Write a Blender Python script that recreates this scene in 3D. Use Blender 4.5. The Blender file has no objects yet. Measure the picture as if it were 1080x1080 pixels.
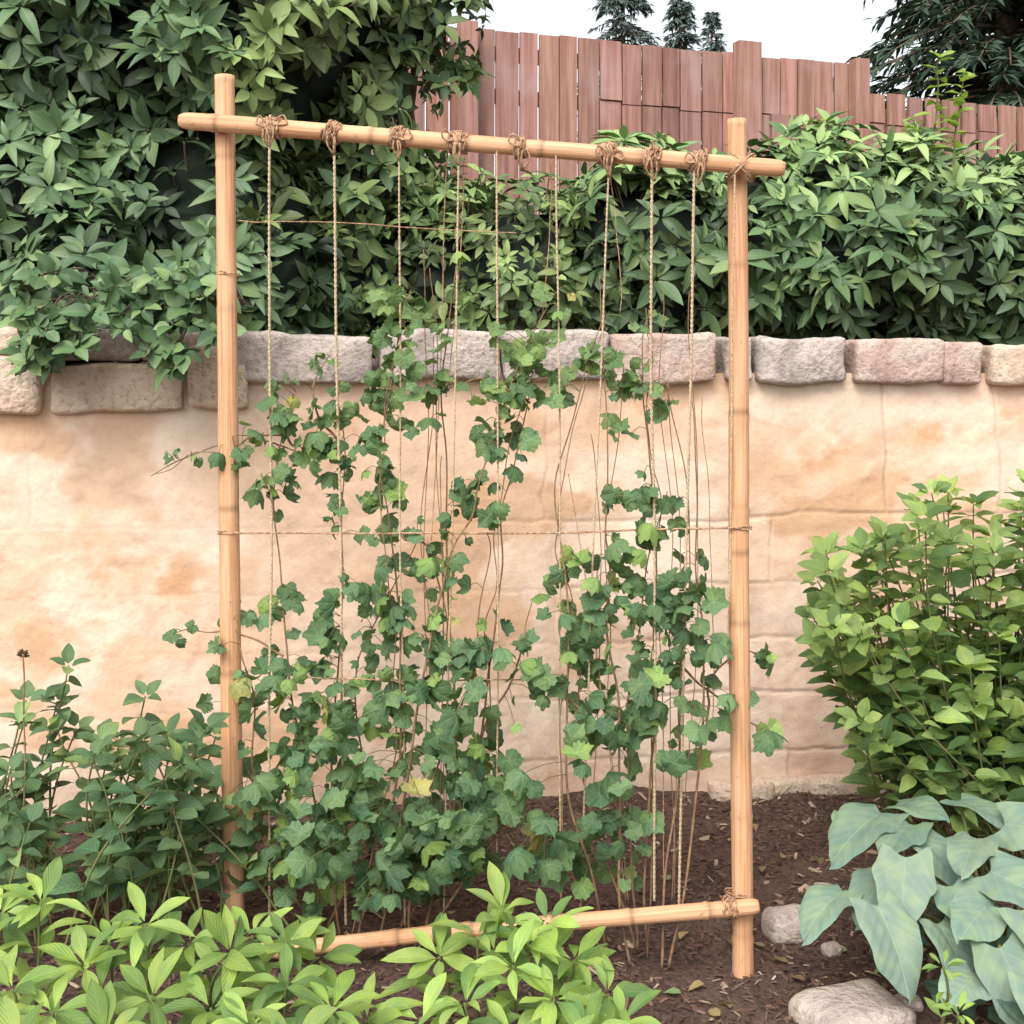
import bpy, bmesh, math, random
import numpy as np
from mathutils import Vector
rng = np.random.default_rng(7)
random.seed(7)
scene = bpy.context.scene
EYE = 1.396; FL = 1350.0
def site(u, v, d):
    """survey reading (bearing, elevation, distance) -> metres"""
    return np.array([(u-540)/FL*d, d, EYE-(v-390)/FL*d])
def ytr(u): return 3.2-0.2*(u-240)/540
def T(u, v, dy=0.0): return site(u, v, ytr(u)+dy)

# ------------------------------------------------------------ numpy noise
def _h(ix, iy, iz, s):
    n = (ix*374761393 + iy*668265263 + iz*2147483647 + s*974634777) & 0xffffffff
    n = ((n ^ (n >> 13))*1274126177) & 0xffffffff
    n = n ^ (n >> 16)
    return (n & 0xffff)/65535.0
def vn(x, y, z=0.0, s=0):
    x, y, z = np.broadcast_arrays(np.asarray(x, float), np.asarray(y, float), np.asarray(z, float))
    ix, iy, iz = [np.floor(a).astype(np.int64) for a in (x, y, z)]
    fx, fy, fz = x-ix, y-iy, z-iz
    fx, fy, fz = [f*f*(3-2*f) for f in (fx, fy, fz)]
    r = 0
    for a in (0, 1):
        for b in (0, 1):
            for c in (0, 1):
                w = (fx if a else 1-fx)*(fy if b else 1-fy)*(fz if c else 1-fz)
                r = r + w*_h(ix+a, iy+b, iz+c, s)
    return r*2-1
def fbm(x, y, z=0.0, o=4, s=0):
    r = 0; a = 1.0; t = 0
    for i in range(o):
        k = 2.03**i
        r = r+a*vn(x*k, y*k, np.asarray(z)*k, s+i*17); t += a; a *= .5
    return r/t
def norm(a):
    return a/np.maximum(np.linalg.norm(a, axis=-1, keepdims=True), 1e-9)

# ------------------------------------------------------------ objects
def link(ob, parent=None):
    scene.collection.objects.link(ob)
    if parent is not None: ob.parent = parent
    return ob
def empty(name):
    return link(bpy.data.objects.new(name, None))
def mesh_np(name, V, loops, starts, totals, mat, uv=None, col=None, smooth=True, parent=None):
    me = bpy.data.meshes.new(name)
    me.vertices.add(len(V)); me.vertices.foreach_set('co', np.asarray(V, np.float32).ravel())
    me.loops.add(len(loops)); me.loops.foreach_set('vertex_index', np.asarray(loops, np.int32))
    me.polygons.add(len(starts)); me.polygons.foreach_set('loop_start', np.asarray(starts, np.int32))
    me.polygons.foreach_set('loop_total', np.asarray(totals, np.int32))
    me.polygons.foreach_set('use_smooth', np.full(len(starts), bool(smooth)))
    me.update(calc_edges=True)
    if uv is not None:
        l = me.uv_layers.new(name='UVMap'); l.data.foreach_set('uv', np.asarray(uv, np.float32).ravel())
    if col is not None:
        a = me.color_attributes.new('Col', 'FLOAT_COLOR', 'POINT')
        c4 = np.ones((len(V), 4), np.float32); c4[:, :3] = col
        a.data.foreach_set('color', c4.ravel())
    me.validate()
    me.materials.append(mat)
    return link(bpy.data.objects.new(name, me), parent)
def grid_mesh(name, P, mat, parent=None, smooth=True, col=None):
    n, m = P.shape[:2]
    idx = np.arange(n*m).reshape(n, m)
    q = np.stack([idx[:-1, :-1], idx[1:, :-1], idx[1:, 1:], idx[:-1, 1:]], -1).reshape(-1, 4)
    return mesh_np(name, P.reshape(-1, 3), q.ravel(), np.arange(len(q))*4, np.full(len(q), 4), mat, parent=parent, smooth=smooth, col=col)

# ------------------------------------------------------------ materials
def newmat(name):
    m = bpy.data.materials.new(name); m.use_nodes = True
    nt = m.node_tree; nt.nodes.clear()
    out = nt.nodes.new('ShaderNodeOutputMaterial')
    b = nt.nodes.new('ShaderNodeBsdfPrincipled')
    nt.links.new(b.outputs[0], out.inputs[0])
    return m, nt, b, out
class NT:
    def __init__(s, nt): s.nt = nt
    def n(s, t, **k):
        x = s.nt.nodes.new(t)
        for a, b in k.items(): setattr(x, a, b)
        return x
    def set(s, sock, v):
        if isinstance(v, bpy.types.NodeSocket): s.nt.links.new(v, sock)
        elif v is not None:
            if isinstance(v, tuple) and len(v) == 3 and sock.type == 'RGBA': v = (*v, 1)
            sock.default_value = v
    def math(s, op, a, b=None, c=None, clamp=False):
        x = s.n('ShaderNodeMath', operation=op, use_clamp=clamp)
        s.set(x.inputs[0], a)
        if b is not None: s.set(x.inputs[1], b)
        if c is not None: s.set(x.inputs[2], c)
        return x.outputs[0]
    def mix(s, f, a, b, bt='MIX'):
        x = s.n('ShaderNodeMix', data_type='RGBA', blend_type=bt)
        s.set(x.inputs[0], f); s.set(x.inputs[6], a); s.set(x.inputs[7], b)
        return x.outputs[2]
    def noise(s, vec, scale, detail=4, rough=.55, dist=0):
        x = s.n('ShaderNodeTexNoise'); s.set(x.inputs['Vector'], vec)
        x.inputs['Scale'].default_value = scale; x.inputs['Detail'].default_value = detail
        x.inputs['Roughness'].default_value = rough; x.inputs['Distortion'].default_value = dist
        return x.outputs['Fac']
    def ramp(s, v, lo, hi, a=0., b=1.):
        x = s.n('ShaderNodeMapRange', interpolation_type='SMOOTHSTEP'); s.set(x.inputs[0], v)
        for i, q in enumerate((lo, hi, a, b)): x.inputs[i+1].default_value = q
        return x.outputs[0]
    def mapping(s, vec, sc=(1, 1, 1)):
        x = s.n('ShaderNodeMapping'); s.set(x.inputs[0], vec); x.inputs['Scale'].default_value = sc
        return x.outputs[0]
    def bump(s, h, st=.5, d=.01, nrm=None):
        x = s.n('ShaderNodeBump'); x.inputs['Strength'].default_value = st; x.inputs['Distance'].default_value = d
        s.set(x.inputs['Height'], h)
        if nrm is not None: s.set(x.inputs['Normal'], nrm)
        return x.outputs[0]

def leaf_mat(name, rough=.5, trans=.25, vein=.35, nv=9, spec=.35, veinw=.03, bump=True):
    m, nt, b, out = newmat(name); t = NT(nt)
    at = t.n('ShaderNodeAttribute', attribute_name='Col').outputs['Color']
    uvn = t.n('ShaderNodeUVMap').outputs[0]
    sp = t.n('ShaderNodeSeparateXYZ'); t.set(sp.inputs[0], uvn)
    d = t.math('ABSOLUTE', t.math('SUBTRACT', sp.outputs[0], .5))
    mid = t.ramp(d, veinw*.3, veinw, 1, 0)
    side = t.math('SINE', t.math('MULTIPLY', t.math('SUBTRACT', sp.outputs[1], t.math('MULTIPLY', d, .9)), nv*6.283))
    sidem = t.ramp(side, .8, 1.0, 0, .45)
    vm = t.math('MULTIPLY', t.math('MAXIMUM', mid, sidem), vein)
    pale = t.mix(1., at, (.05, .08, .035), 'ADD')
    c1 = at
    if bump:
        oc = t.n('ShaderNodeTexCoord').outputs['Object']
        c1 = t.mix(t.ramp(t.noise(oc, 22, 1), .35, .7), at, t.mix(1., at, (1.35, 1.22, .95), 'MULTIPLY'))
    c2 = t.mix(vm, c1, t.mix(1., pale, (1.5, 1.4, 1.3), 'MULTIPLY'))
    geo = t.n('ShaderNodeNewGeometry')
    c3 = t.mix(t.math('MULTIPLY', geo.outputs['Backfacing'], .5), c2, t.mix(1., c2, (.03, .04, .025), 'ADD'))
    t.set(b.inputs['Base Color'], c3)
    b.inputs['Roughness'].default_value = rough
    b.inputs['Specular IOR Level'].default_value = spec
    if bump: t.set(b.inputs['Normal'], t.bump(t.math('SUBTRACT', t.math('MULTIPLY', side, .3), mid), .35, .004))
    if trans:
        tr = t.n('ShaderNodeBsdfTranslucent'); t.set(tr.inputs[0], t.mix(1., c3, (1.6, 1.7, .8), 'MULTIPLY'))
        mx = t.n('ShaderNodeMixShader'); mx.inputs[0].default_value = trans
        nt.links.new(b.outputs[0], mx.inputs[1]); nt.links.new(tr.outputs[0], mx.inputs[2]); nt.links.new(mx.outputs[0], out.inputs[0])
    return m
M_leaf = leaf_mat('leaf_vine', .62, .2, .35, 6, .28)
M_leafd = leaf_mat('leaf_shrub', .5, 0, .35, 7, spec=.35, bump=False)
M_leafb = leaf_mat('leaf_lime', .52, .27, .4, 7, spec=.3)
M_hosta = leaf_mat('leaf_hosta', .62, 0, .25, 6, spec=.25, veinw=.02)
M_needle = leaf_mat('conifer_needles', .8, 0, .1, 3, bump=False)

def simple(name, ca, cb, scale=30, rough=.8, bump=.4, bd=.003, stretch=(1, 1, 1), coord='Object'):
    m, nt, b, out = newmat(name); t = NT(nt)
    oc = t.mapping(t.n('ShaderNodeTexCoord').outputs[coord], stretch)
    n = t.noise(oc, scale, 2, .6)
    t.set(b.inputs['Base Color'], t.mix(t.ramp(n, .35, .65), ca, cb))
    b.inputs['Roughness'].default_value = rough
    if bump: t.set(b.inputs['Normal'], t.bump(n, bump, bd))
    return m
M_stem = simple('vine_stem', (.20, .10, .055), (.28, .18, .09), 60, bump=0)
M_gstem = simple('green_stem', (.10, .16, .04), (.16, .13, .05), 40, bump=0)
M_bark = simple('bark', (.09, .06, .04), (.20, .14, .095), 14, .9, .8, .01, (1, 1, .25))
M_twine = simple('jute_twine', (.42, .29, .17), (.62, .48, .32), 180, .95, .9, .002)
M_knot = simple('jute_lashing', (.26, .13, .07), (.50, .32, .19), 120, .95, .9, .002)
M_core = simple('painted_shade', (.004, .009, .005), (.010, .018, .009), 12, 1, 0)  # near-black colour standing in for shade between the leaves

def bamboo_mat():
    m, nt, b, out = newmat('bamboo'); t = NT(nt)
    uv = t.n('ShaderNodeUVMap').outputs[0]
    fine = t.noise(t.mapping(uv, (260, 5, 1)), 1, 4, .6)
    big = t.noise(t.mapping(uv, (20, 2.2, 1)), 1, 3)
    c = t.mix(t.ramp(fine, .3, .7), (.50, .235, .115), (.70, .40, .22))
    c = t.mix(t.ramp(big, .4, .75, 0, .55), c, (.76, .50, .31))
    sp = t.noise(t.mapping(uv, (60, 30, 1)), 1, 4, .7)
    c = t.mix(t.ramp(sp, .60, .72, 0, .6), c, (.26, .11, .05))
    lng = t.noise(t.mapping(uv, (110, 1.1, 1)), 1, 3, .6)
    c = t.mix(t.ramp(lng, .54, .64, 0, .5), c, (.36, .17, .08))
    at = t.n('ShaderNodeAttribute', attribute_name='Col').outputs['Color']
    c = t.mix(1., c, at, 'MULTIPLY')
    t.set(b.inputs['Base Color'], c); b.inputs['Roughness'].default_value = .62
    b.inputs['Specular IOR Level'].default_value = .35
    t.set(b.inputs['Normal'], t.bump(t.math('ADD', fine, lng), .4, .003))
    return m
M_bam = bamboo_mat()

def wall_mat():
    m, nt, b, out = newmat('sandstone_render'); t = NT(nt)
    oc = t.n('ShaderNodeTexCoord').outputs['Object']
    n3 = t.noise(oc, 55, 4, .7); n7 = t.noise(oc, 14, 4, .65)
    at = t.n('ShaderNodeAttribute', attribute_name='Col').outputs['Color']
    c = t.mix(t.ramp(n3, .3, .55, .18, 0), at, t.mix(1., at, (.65, .55, .48), 'MULTIPLY'))
    c = t.mix(t.ramp(n7, .5, .68, 0, .22), c, t.mix(1., at, (.84, .72, .60), 'MULTIPLY'))
    t.set(b.inputs['Base Color'], c); b.inputs['Roughness'].default_value = .92
    h = t.math('ADD', t.math('MULTIPLY', n3, .4), n7)
    t.set(b.inputs['Normal'], t.bump(h, .38, .014))
    return m
M_wall = wall_mat()
def stone_mat(name, a, bb, c3):
    m, nt, b, out = newmat(name); t = NT(nt)
    oc = t.n('ShaderNodeTexCoord').outputs['Object']
    n1 = t.noise(oc, 6, 4, .6, .4); n3 = t.noise(oc, 55, 4, .7); n2 = t.noise(oc, 13, 4, .6)
    c = t.mix(t.ramp(n1, .38, .62), a, bb)
    c = t.mix(t.ramp(n2, .55, .68, 0, .6), c, c3)
    c = t.mix(t.ramp(n3, .3, .5, .5, 0), c, (.14, .11, .09))
    t.set(b.inputs['Base Color'], c); b.inputs['Roughness'].default_value = .9
    t.set(b.inputs['Normal'], t.bump(t.math('ADD', n3, t.math('MULTIPLY', n2, 1.5)), .8, .014))
    return m
M_st = [stone_mat('cap_stone_grey', (.36, .30, .27), (.55, .46, .40), (.25, .20, .18)),
        stone_mat('cap_stone_pink', (.46, .31, .25), (.55, .43, .36), (.31, .22, .18)),
        stone_mat('cap_stone_buff', (.60, .44, .32), (.70, .55, .42), (.38, .27, .19))]
M_rock = stone_mat('field_stone', (.40, .33, .28), (.52, .44, .37), (.28, .22, .18))
def soil_mat():
    m, nt, b, out = newmat('mulch_soil'); t = NT(nt)
    oc = t.n('ShaderNodeTexCoord').outputs['Object']
    n1 = t.noise(oc, 70, 4, .7); n2 = t.noise(oc, 5, 2)
    c = t.mix(t.ramp(n1, .35, .65), (.03, .016, .012), (.12, .066, .046))
    c = t.mix(t.ramp(n2, .45, .7, 0, .5), c, (.13, .08, .06))
    t.set(b.inputs['Base Color'], c); b.inputs['Roughness'].default_value = .95
    t.set(b.inputs['Normal'], t.bump(n1, .9, .012))
    return m
M_soil = soil_mat()
def chip_mat():
    m, nt, b, out = newmat('bark_chips'); t = NT(nt)
    at = t.n('ShaderNodeAttribute', attribute_name='Col').outputs['Color']
    t.set(b.inputs['Base Color'], at)
    b.inputs['Roughness'].default_value = .85
    return m
M_chip = chip_mat()
def fence_mat():
    m, nt, b, out = newmat('cedar_boards'); t = NT(nt)
    oc = t.n('ShaderNodeTexCoord').outputs['Object']
    at = t.n('ShaderNodeAttribute', attribute_name='Col').outputs['Color']
    n = t.noise(t.mapping(oc, (30, 30, 1.6)), 1, 4, .6); n2 = t.noise(oc, 2.5, 3)
    c = t.mix(t.ramp(n, .35, .65), (.27, .13, .095), (.41, .225, .175))
    c = t.mix(t.ramp(n2, .5, .75, 0, .5), c, (.45, .31, .26))
    t.set(b.inputs['Base Color'], t.mix(1., c, at, 'MULTIPLY')); b.inputs['Roughness'].default_value = .85
    return m
M_fence = fence_mat()

# ------------------------------------------------------------ templates
def blade(profile, nl=6, nw=2, fold=.25, curl=.25, wave=0., width=.4, serr=0., seed=0):
    ts = np.linspace(0, 1, nl+1); ss = np.linspace(-1, 1, 2*nw+1)
    V = []; UV = []
    for i, t in enumerate(ts):
        w = profile(t)*width/2
        if serr and i % 2: w *= 1+serr
        for s in ss:
            x = s*w
            z = fold*abs(x) - curl*t*t + wave*math.sin(t*9+seed+(2 if s > 0 else 0))*abs(s)*width
            V.append((x, t-.12*curl*t*t, z)); UV.append((.5+.5*s*profile(t), t))
    m = len(ss); F = []
    for i in range(nl):
        for j in range(m-1):
            a = i*m+j; F.append((a, a+1, a+1+m, a+m))
    return np.array(V), np.array(UV), F
ov = lambda t: max(.02, math.sin(math.pi*min(1, t**.75))**.8)*(1 if t < .999 else 0)+.0
lan = lambda t: max(.03, math.sin(math.pi*t**.85)**.95) if t < .999 else 0.0
def obov(t): return (max(.03, math.sin(math.pi*t**1.25)**.9) if t < .999 else 0.)
T_ov = [blade(ov, 6, 2, .3, .2, .03, .62, .08, 1), blade(ov, 6, 2, .4, .38, .04, .55, .08, 4), blade(ov, 6, 2, .2, .05, .05, .66, .08, 2)]
T_ovs = [blade(ov, 5, 1, .3, .2, .03, .50, .0, 1), blade(ov, 5, 1, .5, .4, .03, .45, .0, 1)]
T_lan = [blade(lan, 5, 1, .35, .25, .02, .36), blade(lan, 5, 1, .5, .5, .0, .32), blade(lan, 5, 1, .3, .08, .03, .40)]
T_lime = [blade(obov, 9, 2, .35, .35, .04, .36, 0, 1), blade(obov, 9, 2, .45, .7, .05, .33, 0, 3), blade(obov, 9, 2, .3, .15, .06, .38, 0, 5), blade(obov, 9, 2, .6, .5, .03, .30, 0, 7)]
def hosta_t(seed, curl, wd=.40):
    ts = np.linspace(0, 1, 15); ss = np.linspace(-1, 1, 13); V = []; UV = []
    for t in ts:
        w = (math.sin(math.pi*(t*.85+.15)**.8)**.7 if t < .999 else 0)*wd*(1+.05*math.sin(t*17+seed))
        back = -.16*(1-t)**6
        for s in ss:
            x = s*w
            y = t + back*abs(s)**1.3*1.2 + .03*math.sin(seed+t*9)*s
            z = .35*abs(x)**1.1 - curl*t*t - .24*abs(s)**3*w*.8 + .045*math.sin(t*9+seed+(1.7 if s > 0 else 0))*abs(s)**2 + .012*math.sin(x*30+t*6+seed)
            V.append((x, y, z)); UV.append((.5+.5*s*w/.4, t))
    F = []; m = len(ss)
    for i in range(len(ts)-1):
        for j in range(m-1):
            a = i*m+j; F.append((a, a+1, a+1+m, a+m))
    return np.array(V), np.array(UV), F
T_hosta = [hosta_t(1, .22, .42), hosta_t(3, .45, .38), hosta_t(5.5, .12, .43), hosta_t(8, .3, .40)]
def lobed(seed, cup=.12, deep=.1):
    r0 = np.random.default_rng(seed)
    n = 30; V = [(0, 0, 0)]; UV = [(.5, 0)]
    ax = np.radians([0, 60, -60, 120, -120]); amp = [1.1, .85, .8, .5, .5]
    for ring in (.55, 1.):
        for i in range(n):
            th = 2*math.pi*i/n; th = th if th <= math.pi else th-2*math.pi
            ds = [abs(th-a) for a in ax]
            Lm = max(am*math.exp(-(d/.38)**2) for d, am in zip(ds, amp))
            r = .38+deep*Lm+(.04 if i % 2 else 0)
            if abs(th) > 2.7: r *= 1-.5*(abs(th)-2.7)/.44
            r *= 1+r0.uniform(-.07, .07)
            if ring < 1: r = .5*r/(1+.2*Lm)
            dm = min(ds); x = r*math.sin(th); y = r*math.cos(th)
            z = -cup*2.2*r*r+.12*r*min(dm, .5)*2 + .07*math.sin(th*3+seed)*r*2
            V.append((x, y+.02, z)); UV.append((.5+r*math.sin(dm), r))
    F = []
    for i in range(n):
        j = (i+1) % n
        F.append((0, 1+j, 1+i)); F.append((1+i, 1+j, 1+n+j, 1+n+i))
    return np.array(V), np.array(UV), F
T_lob = [lobed(s, c, d) for s, c, d in ((1, .1, .14), (2, .35, .09), (3, .7, .16), (4, .0, .08), (5, -.3, .18), (6, 1., .12))]

class Leaves:
    def __init__(s): s.P = []; s.D = []; s.N = []; s.S = []; s.C = []
    def add(s, p, d, n, size, col):
        s.P.append(p); s.D.append(d); s.N.append(n); s.S.append(size); s.C.append(col)
    def build(s, name, tm, mat, parent=None, smooth=True):
        P = np.array(s.P, float); D = norm(np.array(s.D, float)); N = np.array(s.N, float)
        S = np.array(s.S, float); C = np.array(s.C, float)
        X = norm(np.cross(D, N)); N = np.cross(X, D)
        k = rng.integers(0, len(tm), len(P))
        Vs = []; Ls = []; Tt = []; UVs = []; Cs = []; base = 0
        for ti, (tv, tuv, tf) in enumerate(tm):
            I = np.where(k == ti)[0]
            if not len(I): continue
            v = P[I, None]+S[I, None, None]*(tv[None, :, 0:1]*X[I, None]+tv[None, :, 1:2]*D[I, None]+tv[None, :, 2:3]*N[I, None])
            nv = len(tv); fl = np.array([a for f in tf for a in f]); ft = np.array([len(f) for f in tf])
            loops = (base+np.arange(len(I))[:, None]*nv+fl[None]).ravel()
            Vs.append(v.reshape(-1, 3)); Ls.append(loops); Tt.append(np.tile(ft, len(I)))
            UVs.append(np.tile(tuv[fl], (len(I), 1))); Cs.append(np.repeat(C[I], nv, 0)); base += nv*len(I)
        tot = np.concatenate(Tt); st = np.concatenate([[0], np.cumsum(tot)[:-1]])
        return mesh_np(name, np.concatenate(Vs), np.concatenate(Ls), st, tot, mat, np.concatenate(UVs), np.concatenate(Cs), smooth, parent)
def pal(a, b, j=.15):
    t = rng.random(); c = np.array(a)*(1-t)+np.array(b)*t
    return c*(1+rng.uniform(-j, j))

def tubes(name, paths, mat, sides=6, parent=None, caps=True, col=None):
    Vs = []; Ls = []; Tt = []; UV = []; Cs = []; base = 0
    for pth in paths:
        pts, rad = np.asarray(pth[0], float), pth[1]
        n = len(pts); rad = np.full(n, rad) if np.isscalar(rad) else np.asarray(rad, float)
        cc = pth[2] if len(pth) > 2 else np.ones(n)
        tan = norm(np.gradient(pts, axis=0))
        ref = np.array([0, 1, 0.]) if abs(tan[:, 1]).mean() < .8 else np.array([1., 0, 0])
        A = norm(np.cross(tan, ref)); B = np.cross(tan, A)
        th = np.linspace(0, 2*math.pi, sides, endpoint=False)
        ring = pts[:, None]+rad[:, None, None]*(np.cos(th)[None, :, None]*A[:, None]+np.sin(th)[None, :, None]*B[:, None])
        L = np.concatenate([[0], np.cumsum(np.linalg.norm(np.diff(pts, axis=0), axis=1))])
        idx = base+np.arange(n*sides).reshape(n, sides); nx = np.roll(idx, -1, 1)
        q = np.stack([idx[:-1], nx[:-1], nx[1:], idx[1:]], -1).reshape(-1, 4)
        off = rng.random()*7
        u0 = np.tile(np.arange(sides), (n-1, 1)); u = np.stack([u0, u0+1, u0+1, u0], -1)/sides*max(rad.mean(), .001)*6.28+off
        v = np.stack([L[:-1], L[:-1], L[1:], L[1:]], -1)[:, None, :].repeat(sides, 1)+off
        Vs.append(ring.reshape(-1, 3)); Ls.append(q.ravel()); Tt.append(np.full(len(q), 4)); UV.append(np.stack([u, v], -1).reshape(-1, 2))
        Cs.append(np.repeat(np.asarray(cc)[:, None] if np.ndim(cc) == 1 else cc, sides, 0)*np.ones((1, 3)))
        if caps:
            for r in (idx[0][::-1], idx[-1]):
                Ls.append(r); Tt.append(np.array([sides])); UV.append(np.stack([np.cos(th)*.02, np.sin(th)*.02], -1)+off)
        base += n*sides
    tot = np.concatenate(Tt); st = np.concatenate([[0], np.cumsum(tot)[:-1]])
    return mesh_np(name, np.concatenate(Vs), np.concatenate(Ls), st, tot, mat, np.concatenate(UV), np.concatenate(Cs), True, parent)
def curve(pts, n=24, wig=0., wf=3.):
    pts = np.asarray(pts, float); m = len(pts)
    t = np.linspace(0, m-1, n); out = []
    for x in t:
        i = min(int(x), m-2); f = x-i
        p0 = pts[max(i-1, 0)]; p1 = pts[i]; p2 = pts[i+1]; p3 = pts[min(i+2, m-1)]
        out.append(.5*((2*p1)+(-p0+p2)*f+(2*p0-5*p1+4*p2-p3)*f*f+(-p0+3*p1-3*p2+p3)*f**3))
    out = np.array(out)
    if wig:
        s = rng.random()*100
        for k in range(3): out[:, k] += wig*vn(t*wf+s, k*7.3+s)
    return out
def rbox(half, r, amp, seed, cuts=9, nf=5.):
    bm = bmesh.new(); bmesh.ops.create_cube(bm, size=2)
    bmesh.ops.subdivide_edges(bm, edges=bm.edges[:], cuts=cuts, use_grid_fill=True)
    P = np.array([v.co[:] for v in bm.verts]); h = np.array(half)
    p = P*h; q = np.clip(p, -(h-r), h-r); d = norm(p-q); p = q+d*r
    p = p+d*(amp*fbm(p[:, 0]*nf+seed*3.1, p[:, 1]*nf+seed, p[:, 2]*nf, 4, seed))[:, None]
    p = p+np.stack([amp*1.2*vn(p[:, 0]*nf*.5+seed, p[:, 2]*nf*.5, 3., seed+k) for k in range(3)], -1)
    for v, c in zip(bm.verts, p): v.co = c
    for f in bm.faces: f.smooth = True
    return bm
def add_rbox(name, loc, half, r, amp, seed, mat, parent=None, rz=0, cuts=9, nf=5., ry=0):
    bm = rbox(half, r, amp, seed, cuts, nf); me = bpy.data.meshes.new(name); bm.to_mesh(me); bm.free()
    me.materials.append(mat); ob = link(bpy.data.objects.new(name, me), parent)
    ob.location = loc; ob.rotation_euler = (0, ry, rz); return ob

# ============================================================ GROUND
def gz(x, y):
    z = .030*fbm(x*3, y*3, 0, 4, 3)+.014*fbm(x*17, y*17, 0, 3, 9)
    wl = 4.0+.14*x
    return z+.06*np.clip(1-(wl-y)/.5, 0, 1)*(y < wl+1)
xs = np.concatenate([[-400, -100, -30, -10, -5, -3], np.linspace(-2.4, 2.4, 330), [3, 5, 10, 30, 100, 400]])
ys = np.concatenate([[-400, -100, -30, -8, -3, 0, 1], np.linspace(1.7, 4.3, 200), [5, 8, 20, 60, 150, 400]])
X, Y = np.meshgrid(xs, ys, indexing='ij')
Z = gz(X, Y); Z = np.where((abs(X) > 2.41) | (Y < 1.69) | (Y > 4.31), 0, Z)
grid_mesh('ground', np.stack([X, Y, Z], -1), M_soil)
chipT = [(np.array([(-.5, -.08, 0), (.5, -.12, 0), (.45, .1, .02), (-.42, .09, .03), (-.4, -.03, .11), (.4, .0, .09)]), np.zeros((6, 2)),
          [(0, 1, 5, 4), (1, 2, 5), (2, 3, 4, 5), (3, 0, 4)]),
         (np.array([(-.5, -.2, 0), (.5, -.15, 0), (.4, .2, .02), (-.3, .22, .03), (-.3, -.03, .09), (.3, .0, .12)]), np.zeros((6, 2)),
          [(0, 1, 5, 4), (1, 2, 5), (2, 3, 4, 5), (3, 0, 4)])]
L = Leaves()
N = 24000
cx = rng.uniform(-1.8, 2.0, N); cy = rng.uniform(2.0, 4.3, N); cz = gz(cx, cy)
for i in range(N):
    if cy[i] > 3.97+.14*cx[i]: continue
    a = rng.random()*6.28
    d = (math.cos(a), math.sin(a), rng.normal(0, .3)); n = (rng.normal(0, .35), rng.normal(0, .35), 1)
    r = rng.random()
    col = pal((.045, .024, .018), (.18, .10, .07)) if r < .94 else pal((.24, .16, .11), (.46, .34, .24))
    L.add((cx[i], cy[i], cz[i]+.003), d, n, rng.uniform(.007, .028)*(1.6 if r > .97 else 1), col)
L.build('bark_mulch', chipT, M_chip, None, False)

def rock(u, v, w, h, seed, mat=M_rock):
    d = EYE*FL/(v-390); p = site(u, v, d); s = d/FL
    add_rbox('garden_stone', (p[0], d+w*s*.3, .0+h*s*.22), (w*s/2, w*s*.4, h*s*.55), min(w*s*.3, h*s*.42), .014, seed, mat, None, rng.uniform(-.4, .4), 8, 11.)
rock(832, 992, 50, 34, 3); rock(912, 1096, 112, 30, 5)
rock(690, 884, 26, 12, 11); rock(742, 866, 26, 10, 12); rock(866, 940, 24, 12, 17); rock(880, 1002, 16, 8, 23); rock(960, 1062, 26, 10, 24)

# ============================================================ WALL
wall = empty('retaining_wall')
YAW = math.atan(.14); wall.rotation_euler = (0, 0, YAW); wall.location = (0, 4.0, 0)
def wx(u):
    k = (u-540)/FL; Y0 = 4.0/(1-.14*k); return (k*Y0)/math.cos(YAW), Y0
lx = np.concatenate([np.linspace(-4.5, -2.05, 60), np.linspace(-2.0, 2.2, 900), np.linspace(2.25, 5.5, 80)]); lz = np.linspace(-.12, 1.385, 240)
LX, LZ = np.meshgrid(lx, lz, indexing='ij')
wob = .014*vn(LX*3, LZ*3, 0, 5)+.005*vn(LX*17, LZ*17, 0, 6)
rows = [-.12, .17, .36, .54, .72, .925, 1.39]
joint = np.zeros_like(LX); tint = np.ones_like(LX)
fade = np.clip((LX+.5)/1.2, .25, 1)
for i, r in enumerate(rows[1:-1]):
    joint = np.maximum(joint, np.exp(-((LZ-r+wob)/.0042)**2)*fade)
for i in range(len(rows)-1):
    vx = {0: [-1.9, -.6, .9, 2.1, 3.3], 1: [-2.6, -1.3, .2, 1.4, 2.7], 2: [-2, -.8, .55, 1.15, 2.4, 3.6], 3: [-2.9, -1.1, .15, 1.35, 2.9], 4: [-2.2, -.5, .85, 1.7, 3.1], 5: [-2.7, -1.45, .1, 1.22, 1.62, 2.7, 4]}[i]
    band = ((LZ > rows[i]) & (LZ <= rows[i+1]))
    for k, x in enumerate(vx):
        joint = np.maximum(joint, np.exp(-((LX-x+wob*1.4+.01*vn(LZ*9, x*3, 0, 2))/.0042)**2)*band*fade*.8)
    ids = np.digitize(LX, vx)
    tint = np.where(band, 1+.10*(_h(ids.astype(np.int64), np.full(ids.shape, i, np.int64), np.zeros(ids.shape, np.int64), 5)-.5)*fade, tint)
joint *= .6+.4*vn(LX*4, LZ*4, 0, 61)
disp = .014*fbm(LX*2.5, LZ*2.5, 0, 4, 21)+.005*fbm(LX*11, LZ*13, 0, 3, 30)-.008*joint
crack = np.exp(-(fbm(LX*1.6, LZ*2.2, 0, 4, 77)/.004)**2)*.3
disp -= .002*crack
def sst(a, lo, hi): q = np.clip((a-lo)/(hi-lo), 0, 1); return (q*q*(3-2*q))[..., None]
wpx = .12*fbm(LX*3, LZ*3, 0, 4, 90); wpz = .12*fbm(LX*3, LZ*3, 5, 4, 91)
a1 = fbm((LX+wpx)*1.7, (LZ+wpz)*2.2, 0, 5, 101); a2 = fbm((LX+wpx)*3.4, (LZ+wpz)*5, 0, 6, 111)
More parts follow.
